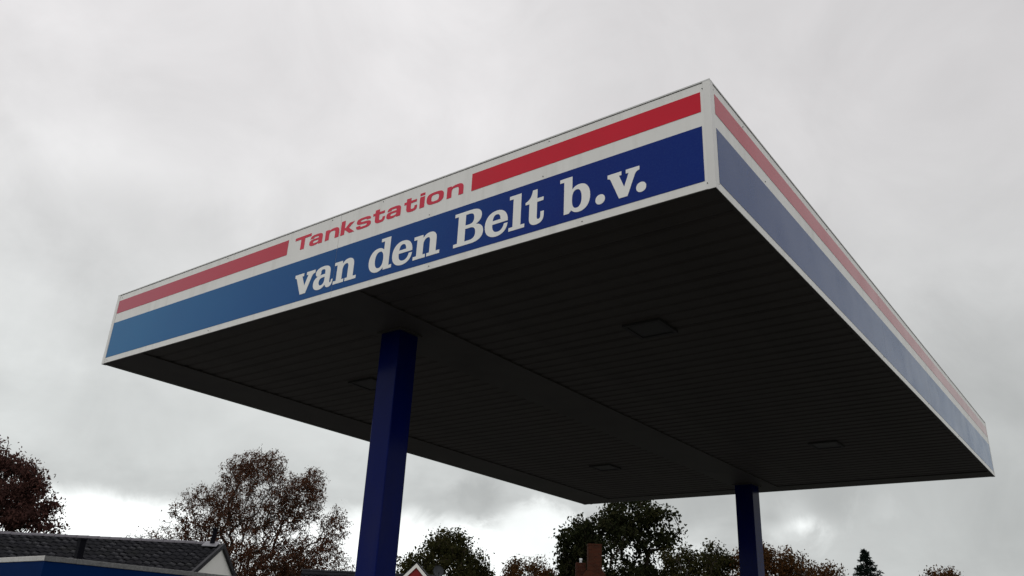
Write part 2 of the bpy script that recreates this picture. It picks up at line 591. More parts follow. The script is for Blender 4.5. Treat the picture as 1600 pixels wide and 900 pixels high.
# top flashing round the edge
for a in ((-0.0045, L + 0.0045, -0.0045, 0.05), (-0.0045, L + 0.0045, W - 0.05, W + 0.0045)):
    box('top_flashing', M['flash'], canopy, a[0], a[1], a[2], a[3], ZT + 0.0065, ZT + 0.018)
for a in ((-0.0045, 0.05), (L - 0.05, L + 0.0045)):
    box('top_flashing', M['flash'], canopy, a[0], a[1], 0.051, W - 0.051, ZT + 0.0065, ZT + 0.018)
# dark folded edge under the panels
for a in ((0.003, L - 0.003, 0.003, T_), (0.003, L - 0.003, W - T_, W - 0.003), (0.003, T_, T_ + 0.001, W - T_ - 0.001), (L - T_, L - 0.003, T_ + 0.001, W - T_ - 0.001)):
    box('edge_trim', M['soffit_flat'], canopy, *a, ZS - 0.004, ZS - 0.0005)
# rivets
rb = bmesh.new()
bmesh.ops.create_uvsphere(rb, u_segments=8, v_segments=4, radius=0.0048)
rme = bpy.data.meshes.new('rivet')
rb.to_mesh(rme)
rb.free()
rme.materials.append(M['rivet'])
riv = [(L - 0.055, 0, 0.82), (L - 0.055, 0, 0.045), (0.10, 0, 0.83), (0.10, 0, 0.03)]
riv += [(x, 0, 0.535) for x in (5.15, 6.35)] + [(x, 0, 0.03) for x in (6.72, 2.1, 5.2)] + [(x, 0, 0.845) for x in (4.55, 3.86, 2.2, 6.4)]
rivs = [(y, z) for y, z in ((0.055, 0.82), (0.055, 0.045), (0.6, 0.82), (1.0, 0.54), (6.2, 0.05), (8.0, 0.04), (2.6, 0.83), (4.2, 0.05))]
for x, _, z in riv:
    o = bpy.data.objects.new('rivet', rme); COL.objects.link(o); o.parent = canopy
    o.location = (x, -0.0015, ZS + z)
for y, z in rivs:
    o = bpy.data.objects.new('rivet', rme); COL.objects.link(o); o.parent = canopy
    o.location = (L + 0.0015, y, ZS + z)

# ---- lettering
GLY = {
    'v': (291, "M0,222 L128,222 L128,190 L106,190 L152,84 L194,190 L168,190 L168,222 L291,222 L291,190 C268,188 258,180 248,160 L181,0 L104,0 L30,168 C24,182 16,188 0,190 Z"),
    'a': (278, "M278,66 L278,56 C278,14 256,-8 222,-8 C196,-8 180,8 172,30 C155,5 125,-8 90,-8 C36,-8 0,20 0,66 C0,116 42,140 106,142 L160,143 L160,165 C160,186 148,197 126,197 C108,197 98,190 98,178 C98,174 100,170 100,162 C100,146 84,135 64,135 C40,135 22,150 22,172 C22,208 66,229 130,229 C198,229 234,206 234,156 L234,60 C234,42 238,36 246,36 C254,36 258,44 258,66 Z"
                 " M160,113 L128,111 C96,109 80,96 80,70 C80,46 94,32 114,32 C142,32 160,52 160,82 Z"),
    'n': (305, "M0,222 L104,222 L108,190 C126,216 152,229 186,229 C236,229 262,200 262,150 L262,32 L305,32 L305,0 L158,0 L158,32 L188,32 L188,142 C188,172 180,184 158,184 C132,184 112,160 112,126 L112,32 L142,32 L142,0 L0,0 L0,32 L38,32 L38,190 L0,190 Z"),
    'd': (292, "M292,0 L190,0 L188,26 C170,4 145,-8 112,-8 C45,-8 0,40 0,110 C0,180 45,229 112,229 C142,229 165,218 182,200 L182,283 L140,283 L140,315 L256,315 L256,32 L292,32 Z"
                 " M132,192 C98,192 78,160 78,110 C78,60 98,29 132,29 C164,29 182,60 182,110 C182,160 164,192 132,192 Z"),
    'e': (240, "M240,108 C240,182 195,229 122,229 C48,229 0,182 0,110 C0,38 48,-8 122,-8 C190,-8 236,30 239,90 L202,90 C194,54 170,31 140,31 C102,31 82,54 79,90 L79,108 Z"
                 " M80,140 C84,176 98,194 122,194 C148,194 162,174 164,140 Z"),
    'B': (310, "M0,315 L175,315 C245,315 287,290 287,240 C287,205 266,180 230,168 C282,158 310,128 310,85 C310,30 265,0 185,0 L0,0 L0,32 L40,32 L40,283 L0,283 Z"
                 " M118,282 L118,182 L160,182 C192,182 208,198 208,232 C208,266 192,282 160,282 Z M118,149 L118,34 L168,34 C208,34 228,54 228,92 C228,130 208,149 168,149 Z"),
    'l': (152, "M0,315 L114,315 L114,32 L152,32 L152,0 L0,0 L0,32 L38,32 L38,283 L0,283 Z"),
    't': (178, "M0,190 L0,212 C40,222 60,252 68,305 L112,305 L112,222 L172,222 L172,190 L112,190 L112,62 C112,43 118,35 128,35 C140,35 147,44 147,62 L147,96 L178,96 L178,62 C178,15 150,-8 108,-8 C62,-8 38,14 38,60 L38,190 Z"),
    'b': (272, "M0,315 L112,315 L112,198 C128,218 150,229 178,229 C236,229 272,182 272,110 C272,38 234,-8 174,-8 C142,-8 122,4 104,22 L84,0 L38,0 L38,283 L0,283 Z"
                 " M152,190 C122,190 110,158 110,110 C110,62 122,31 152,31 C182,31 197,62 197,110 C197,158 182,190 152,190 Z"),
    '.': (82, "M41,82 C66,82 82,64 82,41 C82,18 66,0 41,0 C16,0 0,18 0,41 C0,64 16,82 41,82 Z"),
    # wide grotesque for the upper line
    'T': (239, "M0,148 L239,148 L239,117 L148,117 L148,0 L91,0 L91,117 L0,117 Z"),
    'wa': (190, "M10,78 C12,106 30,115 80,115 L112,115 C164,115 184,104 184,72 L184,0 L131,0 L131,14 C116,2 98,-2 68,-2 C20,-2 0,8 0,34 C0,62 18,70 64,70 L129,70 L129,74 C129,87 120,90 104,90 L80,90 C66,90 62,87 61,78 Z"
                   " M129,48 L74,48 C58,48 54,44 54,36 C54,27 60,23 76,23 L96,23 C118,23 129,30 129,44 Z"),
    'wn': (190, "M0,112 L52,112 L52,98 C66,110 85,115 112,115 L125,115 C172,115 190,98 190,62 L190,0 L136,0 L136,58 C136,80 128,87 108,87 L88,87 C64,87 54,78 54,57 L54,0 L0,0 Z"),
    'wk': (192, "M0,150 L54,150 L54,68 L64,68 L116,112 L186,112 L112,60 L192,0 L122,0 L66,44 L54,44 L54,0 L0,0 Z"),
    'ws': (192, "M186,80 L136,80 C134,89 126,92 112,92 L82,92 C64,92 56,89 56,81 C56,74 64,72 84,71 L130,68 C174,65 192,56 192,34 C192,8 172,-2 116,-2 L78,-2 C22,-2 0,8 0,37 L54,37 C56,26 62,22 80,22 L114,22 C132,22 139,26 139,34 C139,42 132,44 110,45 L66,48 C20,51 4,60 4,80 C4,106 26,115 78,115 L116,115 C166,115 186,106 186,80 Z"),
    'wt': (158, "M28,142 L82,142 L82,112 L150,112 L150,86 L82,86 L82,46 C82,29 88,25 104,25 C120,25 127,30 127,44 L127,52 L158,52 L158,38 C158,8 145,-2 100,-2 C46,-2 28,10 28,46 L28,86 L0,86 L0,112 L28,112 Z"),
    'wi': (56, "M0,112 L56,112 L56,0 L0,0 Z | M0,150 L56,150 L56,124 L0,124 Z"),
    'wo': (200, "M92,115 L108,115 C180,115 200,100 200,57 C200,14 180,-2 108,-2 L92,-2 C20,-2 0,14 0,57 C0,100 20,115 92,115 Z"
                   " M94,89 C62,89 55,82 55,57 C55,32 62,24 94,24 L106,24 C138,24 145,32 145,57 C145,82 138,89 106,89 Z"),
}


def parse(path):
    loops, cur, pen = [], [], None
    import re
    for c, args in re.findall(r'([MLCZ])([^MLCZ]*)', path):
        nums = [float(x) for x in re.findall(r'-?[\d.]+', args)]
        pts = [(nums[i], nums[i + 1]) for i in range(0, len(nums) - 1, 2)]
        if c == 'M':
            cur = [pts[0]]; pen = pts[0]
        elif c == 'L':
            for p in pts:
                cur.append(p); pen = p
        elif c == 'C':
            p0, (p1, p2, p3) = pen, pts
            for k in range(1, 9):
                t = k / 8
                u = 1 - t
                cur.append(tuple(u**3 * p0[j] + 3 * u * u * t * p1[j] + 3 * u * t * t * p2[j] + t**3 * p3[j] for j in (0, 1)))
            pen = p3
        else:
            o = []
            for p in cur:
                if not o or math.hypot(p[0] - o[-1][0], p[1] - o[-1][1]) > 0.2: o.append(p)
            if math.hypot(o[0][0] - o[-1][0], o[0][1] - o[-1][1]) < 0.2: o.pop()
            loops.append(o)
    return loops


def letter(key, x0, x1, zb, hs, mt, parent, proud):
    w, path = GLY[key]
    sx = (x1 - x0) / w
    bm = bmesh.new()
    for piece in path.split('|'):
        loops = [[(x0 + px * sx, ZS + zb + py * 0.001 * hs) for px, py in lp] for lp in parse(piece)]
        flat = [p for lp in loops for p in lp]
        vf = [bm.verts.new((px, -proud, pz)) for px, pz in flat]
        vb = [bm.verts.new((px, -proud + 0.0016, pz)) for px, pz in flat]
        for tri in tessellate_polygon([[Vector((px, pz, 0)) for px, pz in lp] for lp in loops]):
            f = bm.faces.new([vf[i] for i in tri])
            f.normal_update()
            if f.normal.y > 0: f.normal_flip()
        k = 0
        for lp in loops:
            n = len(lp)
            for i in range(n):
                j = (i + 1) % n
                bm.faces.new((vf[k + i], vf[k + j], vb[k + j], vb[k + i]))
            k += n
    return obj('letter', bm, mt, parent, recalc=False)


for key, x0, x1 in (('v', 3.430, 3.721), ('a', 3.712, 3.984)):
    letter(key, x0, x1, 0.128, 1.0, M['letter'], front[0], 0.004)
for key, x0, x1 in (('n', 3.995, 4.300), ('d', 4.455, 4.746), ('e', 4.748, 4.988), ('n', 5.003, 5.307), ('B', 5.460, 5.772),
                    ('e', 5.789, 6.022), ('l', 6.034, 6.188), ('t', 6.193, 6.371), ('b', 6.519, 6.790), ('.', 6.836, 6.917),
                    ('v', 6.940, 7.205), ('.', 7.176, 7.257)):
    letter(key, x0, x1, 0.128, 1.0, M['letter'], front[1], 0.004)
for key, x0, x1 in (('T', 3.334, 3.573), ('wa', 3.558, 3.752), ('wn', 3.787, 3.980)):
    letter(key, x0, x1, 0.634, 1.0, M['redtext'], front[0], 0.002)
for key, x0, x1 in (('wk', 4.004, 4.196), ('ws', 4.216, 4.412), ('wt', 4.434, 4.592), ('wa', 4.611, 4.795), ('wt', 4.829, 4.989),
                    ('wi', 5.020, 5.077), ('wo', 5.102, 5.301), ('wn', 5.338, 5.523)):
    letter(key, x0, x1, 0.634, 1.0, M['redtext'], front[1], 0.002)

# ---- soffit: flat strips with ribbed sheets lying on them
XB0, XB1, XL = 3.62, 4.33, 0.80
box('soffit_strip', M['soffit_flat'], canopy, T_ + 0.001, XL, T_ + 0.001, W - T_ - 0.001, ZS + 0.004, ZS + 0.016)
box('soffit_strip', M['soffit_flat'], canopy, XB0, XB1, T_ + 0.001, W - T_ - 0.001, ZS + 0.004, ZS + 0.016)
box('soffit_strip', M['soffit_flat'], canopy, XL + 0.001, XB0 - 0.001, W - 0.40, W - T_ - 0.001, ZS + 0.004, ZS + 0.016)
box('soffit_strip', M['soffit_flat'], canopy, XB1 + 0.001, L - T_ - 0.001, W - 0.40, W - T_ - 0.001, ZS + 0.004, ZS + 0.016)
PIT = 0.19
prof = [(0.001, 0.062), (0.001, 0.009), (0.016, 0.009), (0.034, 0.0), (0.156, 0.0), (0.174, 0.009), (0.189, 0.009), (0.189, 0.062)]


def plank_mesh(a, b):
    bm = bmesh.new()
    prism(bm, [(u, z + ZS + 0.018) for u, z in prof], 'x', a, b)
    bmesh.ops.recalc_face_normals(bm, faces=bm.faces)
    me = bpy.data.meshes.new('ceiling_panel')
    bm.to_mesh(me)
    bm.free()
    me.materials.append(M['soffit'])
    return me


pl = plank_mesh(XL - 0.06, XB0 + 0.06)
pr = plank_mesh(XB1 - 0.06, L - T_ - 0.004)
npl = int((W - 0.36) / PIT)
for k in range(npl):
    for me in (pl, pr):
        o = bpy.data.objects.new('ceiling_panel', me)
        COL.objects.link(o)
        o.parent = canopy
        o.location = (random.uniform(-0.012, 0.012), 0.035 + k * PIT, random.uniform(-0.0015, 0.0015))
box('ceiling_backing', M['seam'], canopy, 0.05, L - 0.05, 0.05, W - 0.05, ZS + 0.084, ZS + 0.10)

# recessed square lights
for lx, ly in ((6.13, 2.18), (6.10, 7.62), (2.36, 7.70), (2.30, 2.20)):
    s = 0.20
    fr = bmesh.new()
    bx(fr, lx - s, lx + s, ly - s, ly - s + 0.035, ZS - 0.006, ZS + 0.017)
    bx(fr, lx - s, lx + s, ly + s - 0.035, ly + s, ZS - 0.006, ZS + 0.017)
    bx(fr, lx - s, lx - s + 0.035, ly - s + 0.0355, ly + s - 0.0355, ZS - 0.006, ZS + 0.017)
    bx(fr, lx + s - 0.035, lx + s, ly - s + 0.0355, ly + s - 0.0355, ZS - 0.006, ZS + 0.017)
    f = obj('ceiling_light', fr, M['lamp'], canopy)
    box('lens', M['lens'], f, lx - s + 0.036, lx + s - 0.036, ly - s + 0.036, ly + s - 0.036, ZS + 0.002, ZS + 0.016)

# columns
for cx, cy, hw in ((3.87, 1.055, 0.132), (3.895, 10.10, 0.162)):
    bm = bmesh.new()
    bx(bm, cx - hw, cx + hw, cy - hw, cy + hw, 0.0, ZS + 0.003, bevel=0.010)
    c = obj('column', bm, M['column'], canopy)
    box('cap_plate', M['soffit_flat'], c, cx - hw - 0.035, cx + hw + 0.035, cy - hw - 0.028, cy + hw + 0.028, ZS - 0.012, ZS + 0.003)
    box('base_plate', M['lead'], c, cx - 0.2, cx + 0.2, cy - 0.2, cy + 0.2, 0.004, 0.03)

# ------------------------------------------------------------------ kiosk at lower left
kio = thing('kiosk', 'low flat roofed blue station kiosk with pale metal coping at the lower left edge', 'kiosk', (-11.07, 21.55, 0), YAW)
KX, KY = 6.0, 5.8
box('wall', M['wall'], kio, -KX + 0.25, -0.25, 0.25, KY - 0.25, 0.0, 2.5)
box('fascia', M['kblue'], kio, -KX, 0, 0, 0.04, 2.42, 3.075)
box('fascia', M['kblue'], kio, -0.04, 0, 0.041, KY, 2.42, 3.075)
box('fascia', M['kblue'], kio, -KX, -KX + 0.04, 0.041, KY, 2.42, 3.075)
box('fascia', M['kblue'], kio, -KX + 0.041, -0.041, KY - 0.04, KY, 2.42, 3.075)
box('flat_roof', M['gravel'], kio, -KX + 0.05, -0.05, 0.05, KY - 0.05, 2.5, 3.09)


def coping(x0, x1, y0, y1, mt='coping'):
    bm = bmesh.new()
    bx(bm, x0, x1, y0, y1, 3.076, 3.2, bevel=0.012)
    if mt == 'coping_grey':
        bx(bm, 0.0006, x1, -0.02, y0 - 0.0005, 3.076, 3.2)
    obj('coping', bm, M[mt], kio)


coping(-KX - 0.02, 0.0, -0.02, 0.24)
coping(-0.24, 0.02, 0.243, KY + 0.02, 'coping_grey')
coping(-KX - 0.02, -KX + 0.24, 0.243, KY + 0.02)
coping(-KX + 0.243, -0.243, KY - 0.24, KY + 0.02)
dct = box('vent_duct', M['pipe'], kio, -2.69, -2.52, 2.04, 2.21, 3.08, 3.90)
box('duct_cap', M['pipe'], dct, -2.705, -2.505, 2.025, 2.225, 3.901, 3.95)
wf = box('window', M['white_paint'], kio, -4.6, -1.4, 0.235, 0.262, 0.9, 2.2)
box('pane', M['glass'], wf, -4.5, -1.5, 0.228, 0.236, 1.0, 2.1)
box('door', M['kblue'], kio, -0.262, -0.235, 1.6, 2.6, 0.0, 2.1)


# ------------------------------------------------------------------ tiled roofs
def tile_sheet(name, parent, x0, x1, slope, y_ridge, z_ridge, length, side, mt=None, tw=0.30, gauge=0.335):
    """real pantile relief: wavy across, stepped down the slope; side -1 slopes towards -y"""
    cs, sn = math.cos(slope), math.sin(slope)
    nx = int(round((x1 - x0) / tw)) * 6
    xs = np.linspace(x0, x1, nx + 1)
    ph = (xs - x0) / tw * 2 * np.pi
    wave = 0.036 * np.sin(ph) + 0.014 * np.sin(2 * ph + 0.6)
    rows = int(length / gauge)
    V, F = [], []
    r2 = np.random.default_rng(3)
    for r in range(rows):
        jit = np.repeat(r2.normal(0, 0.006, nx // 6 + 1), 6)[:nx + 1]
        sc = np.where((np.arange(nx + 1) // 6) % 2 == 0, 0.0, 0.004)
        for d, lift in ((r * gauge, 0.0), ((r + 1) * gauge, 0.055), ((r + 1) * gauge, 0.003)):
            dd = d + sc * (lift > 0.02)
            nrm = wave + lift + jit
            y = y_ridge + side * (dd * cs + nrm * sn * 1.0)
            z = z_ridge - dd * sn + nrm * cs
            V.append(np.stack([xs, np.broadcast_to(y, xs.shape), np.broadcast_to(z, xs.shape)], 1))
    Vn = np.concatenate(V)
    nr = len(V)
    n1 = nx + 1
    for k in range(nr - 1):
        a = k * n1 + np.arange(nx)
        F.append(np.stack([a, a + 1, a + 1 + n1, a + n1], 1))
    me = fast_mesh(name, Vn, np.concatenate(F), 4)
    o = link(name, me, mt or M['tile'], parent)
    o['kind'] = 'stuff'
    return o


def ridge_tiles(parent, x0, x1, y, z, mt, step=0.42, r=0.12):
    bm = bmesh.new()
    n = 7
    prev = None
    for t, rr in ((0.0, r), (step + 0.03, r + 0.012)):
        ring = [bm.verts.new((t, rr * 1.15 * math.cos(a), rr * math.sin(a) * 0.9)) for a in np.linspace(0, math.pi, n)]
        if prev:
            for i in range(n - 1):
                bm.faces.new((prev[i], prev[i + 1], ring[i + 1], ring[i]))
        bm.faces.new(ring)
        prev = ring
    bmesh.ops.recalc_face_normals(bm, faces=bm.faces)
    me = bpy.data.meshes.new('ridge_tile')
    bm.to_mesh(me); bm.free()
    me.materials.append(mt)
    bd = bmesh.new()
    prism(bd, [(y - 0.15, z - 0.13), (y + 0.15, z - 0.13), (y + 0.07, z + 0.06), (y - 0.07, z + 0.06)], 'x', x0 + 0.02, x1 - 0.02)
    obj('ridge_bedding', bd, M['tile'], parent)
    k = int((x1 - x0) / step)
    for i in range(k):
        o = bpy.data.objects.new('ridge_tile', me)
        COL.objects.link(o)
        o.parent = parent
        o.location = (x0 + i * step, y + random.uniform(-.006, .006), z + random.uniform(-.006, .006))


# house with the white gable, behind the kiosk
hs = thing('tiled_house', 'long low house with dark pantile roof and white gable behind the blue kiosk', 'house', (-10.78, 34.35, 0), R(1.7))
SL = R(22.0)
ZR, HALF, LEN = 4.86, 4.0, 15.0
ze = ZR - HALF * math.tan(SL)
bm = bmesh.new()
prism(bm, [(-HALF + 0.45, 0), (HALF - 0.45, 0), (HALF - 0.45, ze + 0.12), (0, ZR - 0.06), (-HALF + 0.45, ze + 0.12)], 'x', -LEN + 0.3, -0.125)
obj('wall', bm, M['render_w'], hs)
for s in (-1, 1):
    tile_sheet('roof_tiles', hs, -LEN, -0.10, SL, 0.0, ZR - 0.02, HALF / math.cos(SL) + 0.25, s, gauge=0.40)
    bm = bmesh.new()
    prism(bm, [(0, ZR + 0.06), (s * (HALF + 0.2), ze - 0.2 * math.tan(SL) + 0.06), (s * (HALF + 0.2), ze - 0.2 * math.tan(SL) - 0.12), (0, ZR - 0.12)],
          'x', -0.12, -0.02)
    obj('barge_board', bm, M['barge'], hs)
ridge_tiles(hs, -LEN, -0.35, 0, ZR - 0.02, M['ridge'])
bm = bmesh.new()
tube(bm, (-0.46, -0.22, ZR - 0.2), (-0.42, -0.22, ZR + 0.52), 0.10, 0.085, 12)
tube(bm, (-0.42, -0.22, ZR + 0.521), (-0.42, -0.22, ZR + 0.60), 0.11, 0.11, 12)
vp = obj('vent_pipe', bm, M['pipe'], hs)
bm = bmesh.new()
prism(bm, [(-0.56, ZR - 0.13), (-0.05, ZR + 0.085), (-0.05, ZR + 0.11), (-0.56, ZR - 0.105)], 'x', -0.74, -0.18)
obj('lead_flashing', bm, M['lead'], vp)

# middle house with the red cross gable
h2 = thing('gable_house', 'small dark roofed house with a red boarded cross gable trimmed white', 'house', (-6.4, 44.6, 0), R(-0.5))
zr2, sl2, half2 = 4.80, R(40), 3.2
ze2 = zr2 - half2 * math.tan(sl2)
bm = bmesh.new()
prism(bm, [(-half2 + .3, 0), (half2 - .3, 0), (half2 - .3, ze2 + .15), (0, zr2 - .15), (-half2 + .3, ze2 + .15)], 'x', -3.4, 3.6)
obj('wall', bm, M['brick'], h2)
for s in (-1, 1):
    tile_sheet('roof_tiles', h2, -3.5, 3.7, sl2, 0, zr2 - 0.03, half2 / math.cos(sl2), s, tw=0.24)
ridge_tiles(h2, -3.5, 3.6, 0, zr2 - 0.03, M['tile'], 0.36, 0.10)
gx, gz, gh = 2.34, 5.30, 1.9
y_f = -1.0
bm = bmesh.new()
prism(bm, [(gx - gh + .1, gz - gh * 1.03 + 0.05), (gx + gh - .1, gz - gh * 1.03 + 0.05), (gx, gz - 0.06)], 'y', y_f, 1.6)
g = obj('cross_gable', bm, M['red_board'], h2)
for s in (-1, 1):
    bm = bmesh.new()
    prism(bm, [(gx, gz), (gx + s * (gh + .1), gz - (gh + .1) * 1.03), (gx + s * (gh + .1), gz - (gh + .1) * 1.03 - 0.2), (gx, gz - 0.2)], 'y', y_f - 0.07, y_f - 0.002)
    obj('barge_board', bm, M['white_paint'], g)
    bm = bmesh.new()
    prism(bm, [(gx, gz + 0.075), (gx + s * (gh + .18), gz - (gh + .18) * 1.03 + 0.075), (gx + s * (gh + .18), gz - (gh + .18) * 1.03 + 0.005), (gx, gz + 0.005)], 'y', y_f - 0.05, 1.8)
    obj('gable_roof', bm, M['tile'], g)

# satellite dish beside the red gable
ds = thing('satellite_dish', 'grey satellite dish on a mast beside the red gable', 'satellite dish', (-2.98, 43.9, 0))
bm = bmesh.new()
nr_, na_ = 5, 20
rings = []
for i in range(nr_ + 1):
    rr = 0.29 * i / nr_
    rings.append([bm.verts.new((rr * math.cos(a), 0.10 - 0.9 * rr * rr - 0.0, rr * 1.08 * math.sin(a))) for a in np.linspace(0, 2 * math.pi, na_, endpoint=False)] if i else [bm.verts.new((0, 0.10, 0))])
for i in range(1, nr_ + 1):
    for k in range(na_):
        k2 = (k + 1) % na_
        if i == 1: bm.faces.new((rings[0][0], rings[1][k], rings[1][k2]))
        else: bm.faces.new((rings[i - 1][k], rings[i][k], rings[i][k2], rings[i - 1][k2]))
me = bpy.data.meshes.new('reflector')
bmesh.ops.solidify(bm, geom=bm.faces[:], thickness=0.012)
bm.to_mesh(me); bm.free()
rf = link('reflector', me, M['dish'], ds, True)
rf.location = (0, 0, 5.02)
rf.rotation_euler = (R(-20), 0, R(18))
bm = bmesh.new()
tube(bm, (0, 0.15, 0.0), (0, 0.15, 5.05), 0.03, 0.03, 10)
obj('mast', bm, M['dish'], ds)
bm = bmesh.new()
tube(bm, (0, 0.03, 4.76), (0.04, -0.34, 4.86), 0.012, 0.012, 6)
ar = obj('arm', bm, M['dish'], ds)
bm = bmesh.new()
tube(bm, (0.04, -0.36, 4.88), (0.03, -0.28, 4.92), 0.03, 0.022, 8)
obj('receiver', bm, M['pipe'], ar)

# brick house with the tall chimney
h3 = thing('brick_house', 'red brick house end with a tall square chimney in front of the dark tree', 'house', (5.45, 49.7, 0), R(0))
zr3, sl3, half3 = 6.12, R(47), 3.3
ze3 = zr3 - half3 * math.tan(sl3)
bm = bmesh.new()
prism(bm, [(-half3 + .2, 0), (half3 - .2, 0), (half3 - .2, ze3 + .1), (0, zr3 - .1), (-half3 + .2, ze3 + .1)], 'y', 0.0, 9.0)
obj('wall', bm, M['brick'], h3)
for s in (-1, 1):
    bm = bmesh.new()
    tn = math.tan(sl3)
    prism(bm, [(0, zr3 + 0.05), (s * half3, ze3 + 0.05), (s * half3, ze3 - 0.08), (0, zr3 - 0.08)], 'y', 0.02, 9.1)
    obj('roof', bm, M['tile'], h3)
bm = bmesh.new()
bx(bm, -0.39, 0.39, -0.06, 0.55, zr3 - 0.75, 7.26)
ch = obj('chimney', bm, M['brick'], h3)
bm = bmesh.new()
bx(bm, -0.405, 0.405, -0.075, 0.565, 7.261, 7.35)
obj('chimney_cap', bm, M['brick'], ch)
# corbelled brick shoulders
bm = bmesh.new()
prism(bm, [(-0.95, 5.15), (0.95, 5.15), (0.42, 5.98), (0.385, 6.12), (-0.385, 6.12), (-0.42, 5.98)], 'y', -0.05, 0.0)
obj('chimney_shoulder', bm, M['brick'], ch)
bm = bmesh.new()
bx(bm, -0.97, -0.42, 0.9, 1.5, 4.4, 6.38)
c2 = obj('chimney', bm, M['brick'], h3)
bm = bmesh.new()
tube(bm, (-0.68, 1.2, 6.38), (-0.68, 1.2, 6.56), 0.075, 0.075, 12)
tube(bm, (-0.68, 1.2, 6.561), (-0.68, 1.2, 6.63), 0.10, 0.085, 12)
obj('flue_cowl', bm, M['zinc'], c2)


# ------------------------------------------------------------------ trees
def leaf_cloud(P, D, size, aspect, r):
    """one bent leaf (two triangles) per point; D = preferred long direction"""
    n = len(P)
    a = r.normal(size=(n, 3)) + D
    a /= np.linalg.norm(a, axis=1)[:, None]
    b = np.cross(a, r.normal(size=(n, 3)))
    b /= np.linalg.norm(b, axis=1)[:, None]
    c = np.cross(a, b)
    s = size * np.exp(r.normal(0, 0.3, n))[:, None]
    p0 = P
    p1 = P + a * s * 0.5 + b * s * aspect * 0.5 + c * s * 0.08
    p2 = P + a * s
    p3 = P + a * s * 0.5 - b * s * aspect * 0.5 + c * s * 0.08
    V = np.stack([p0, p1, p2, p3], 1).reshape(-1, 3)
    k = np.arange(n) * 4
    F = np.concatenate([np.stack([k, k + 1, k + 2], 1), np.stack([k, k + 2, k + 3], 1)])
    return V, F


def tubes_mesh(name, A, B, RA, RB, n):
    d = B - A
    d = d / np.maximum(np.linalg.norm(d, axis=1), 1e-6)[:, None]
    ref = np.where(np.abs(d[:, 2:3]) > 0.9, np.array([[1., 0, 0]]), np.array([[0, 0, 1.]]))
    u = np.cross(d, ref)
    u /= np.linalg.norm(u, axis=1)[:, None]
    v = np.cross(d, u)
    an = np.arange(n) / n * 2 * np.pi
    ring = np.cos(an)[None, :, None] * u[:, None] + np.sin(an)[None, :, None] * v[:, None]
    VA = A[:, None] + ring * RA[:, None, None]
    VB = B[:, None] + ring * RB[:, None, None]
    V = np.concatenate([VA, VB], 1).reshape(-1, 3)
    base = (np.arange(len(A)) * 2 * n)[:, None]
    i = np.arange(n)[None]
    j = (np.arange(n)[None] + 1) % n
    F = np.stack([base + i, base + j, base + n + j, base + n + i], 2).reshape(-1, 4)
    return fast_mesh(name, V, F, 4)


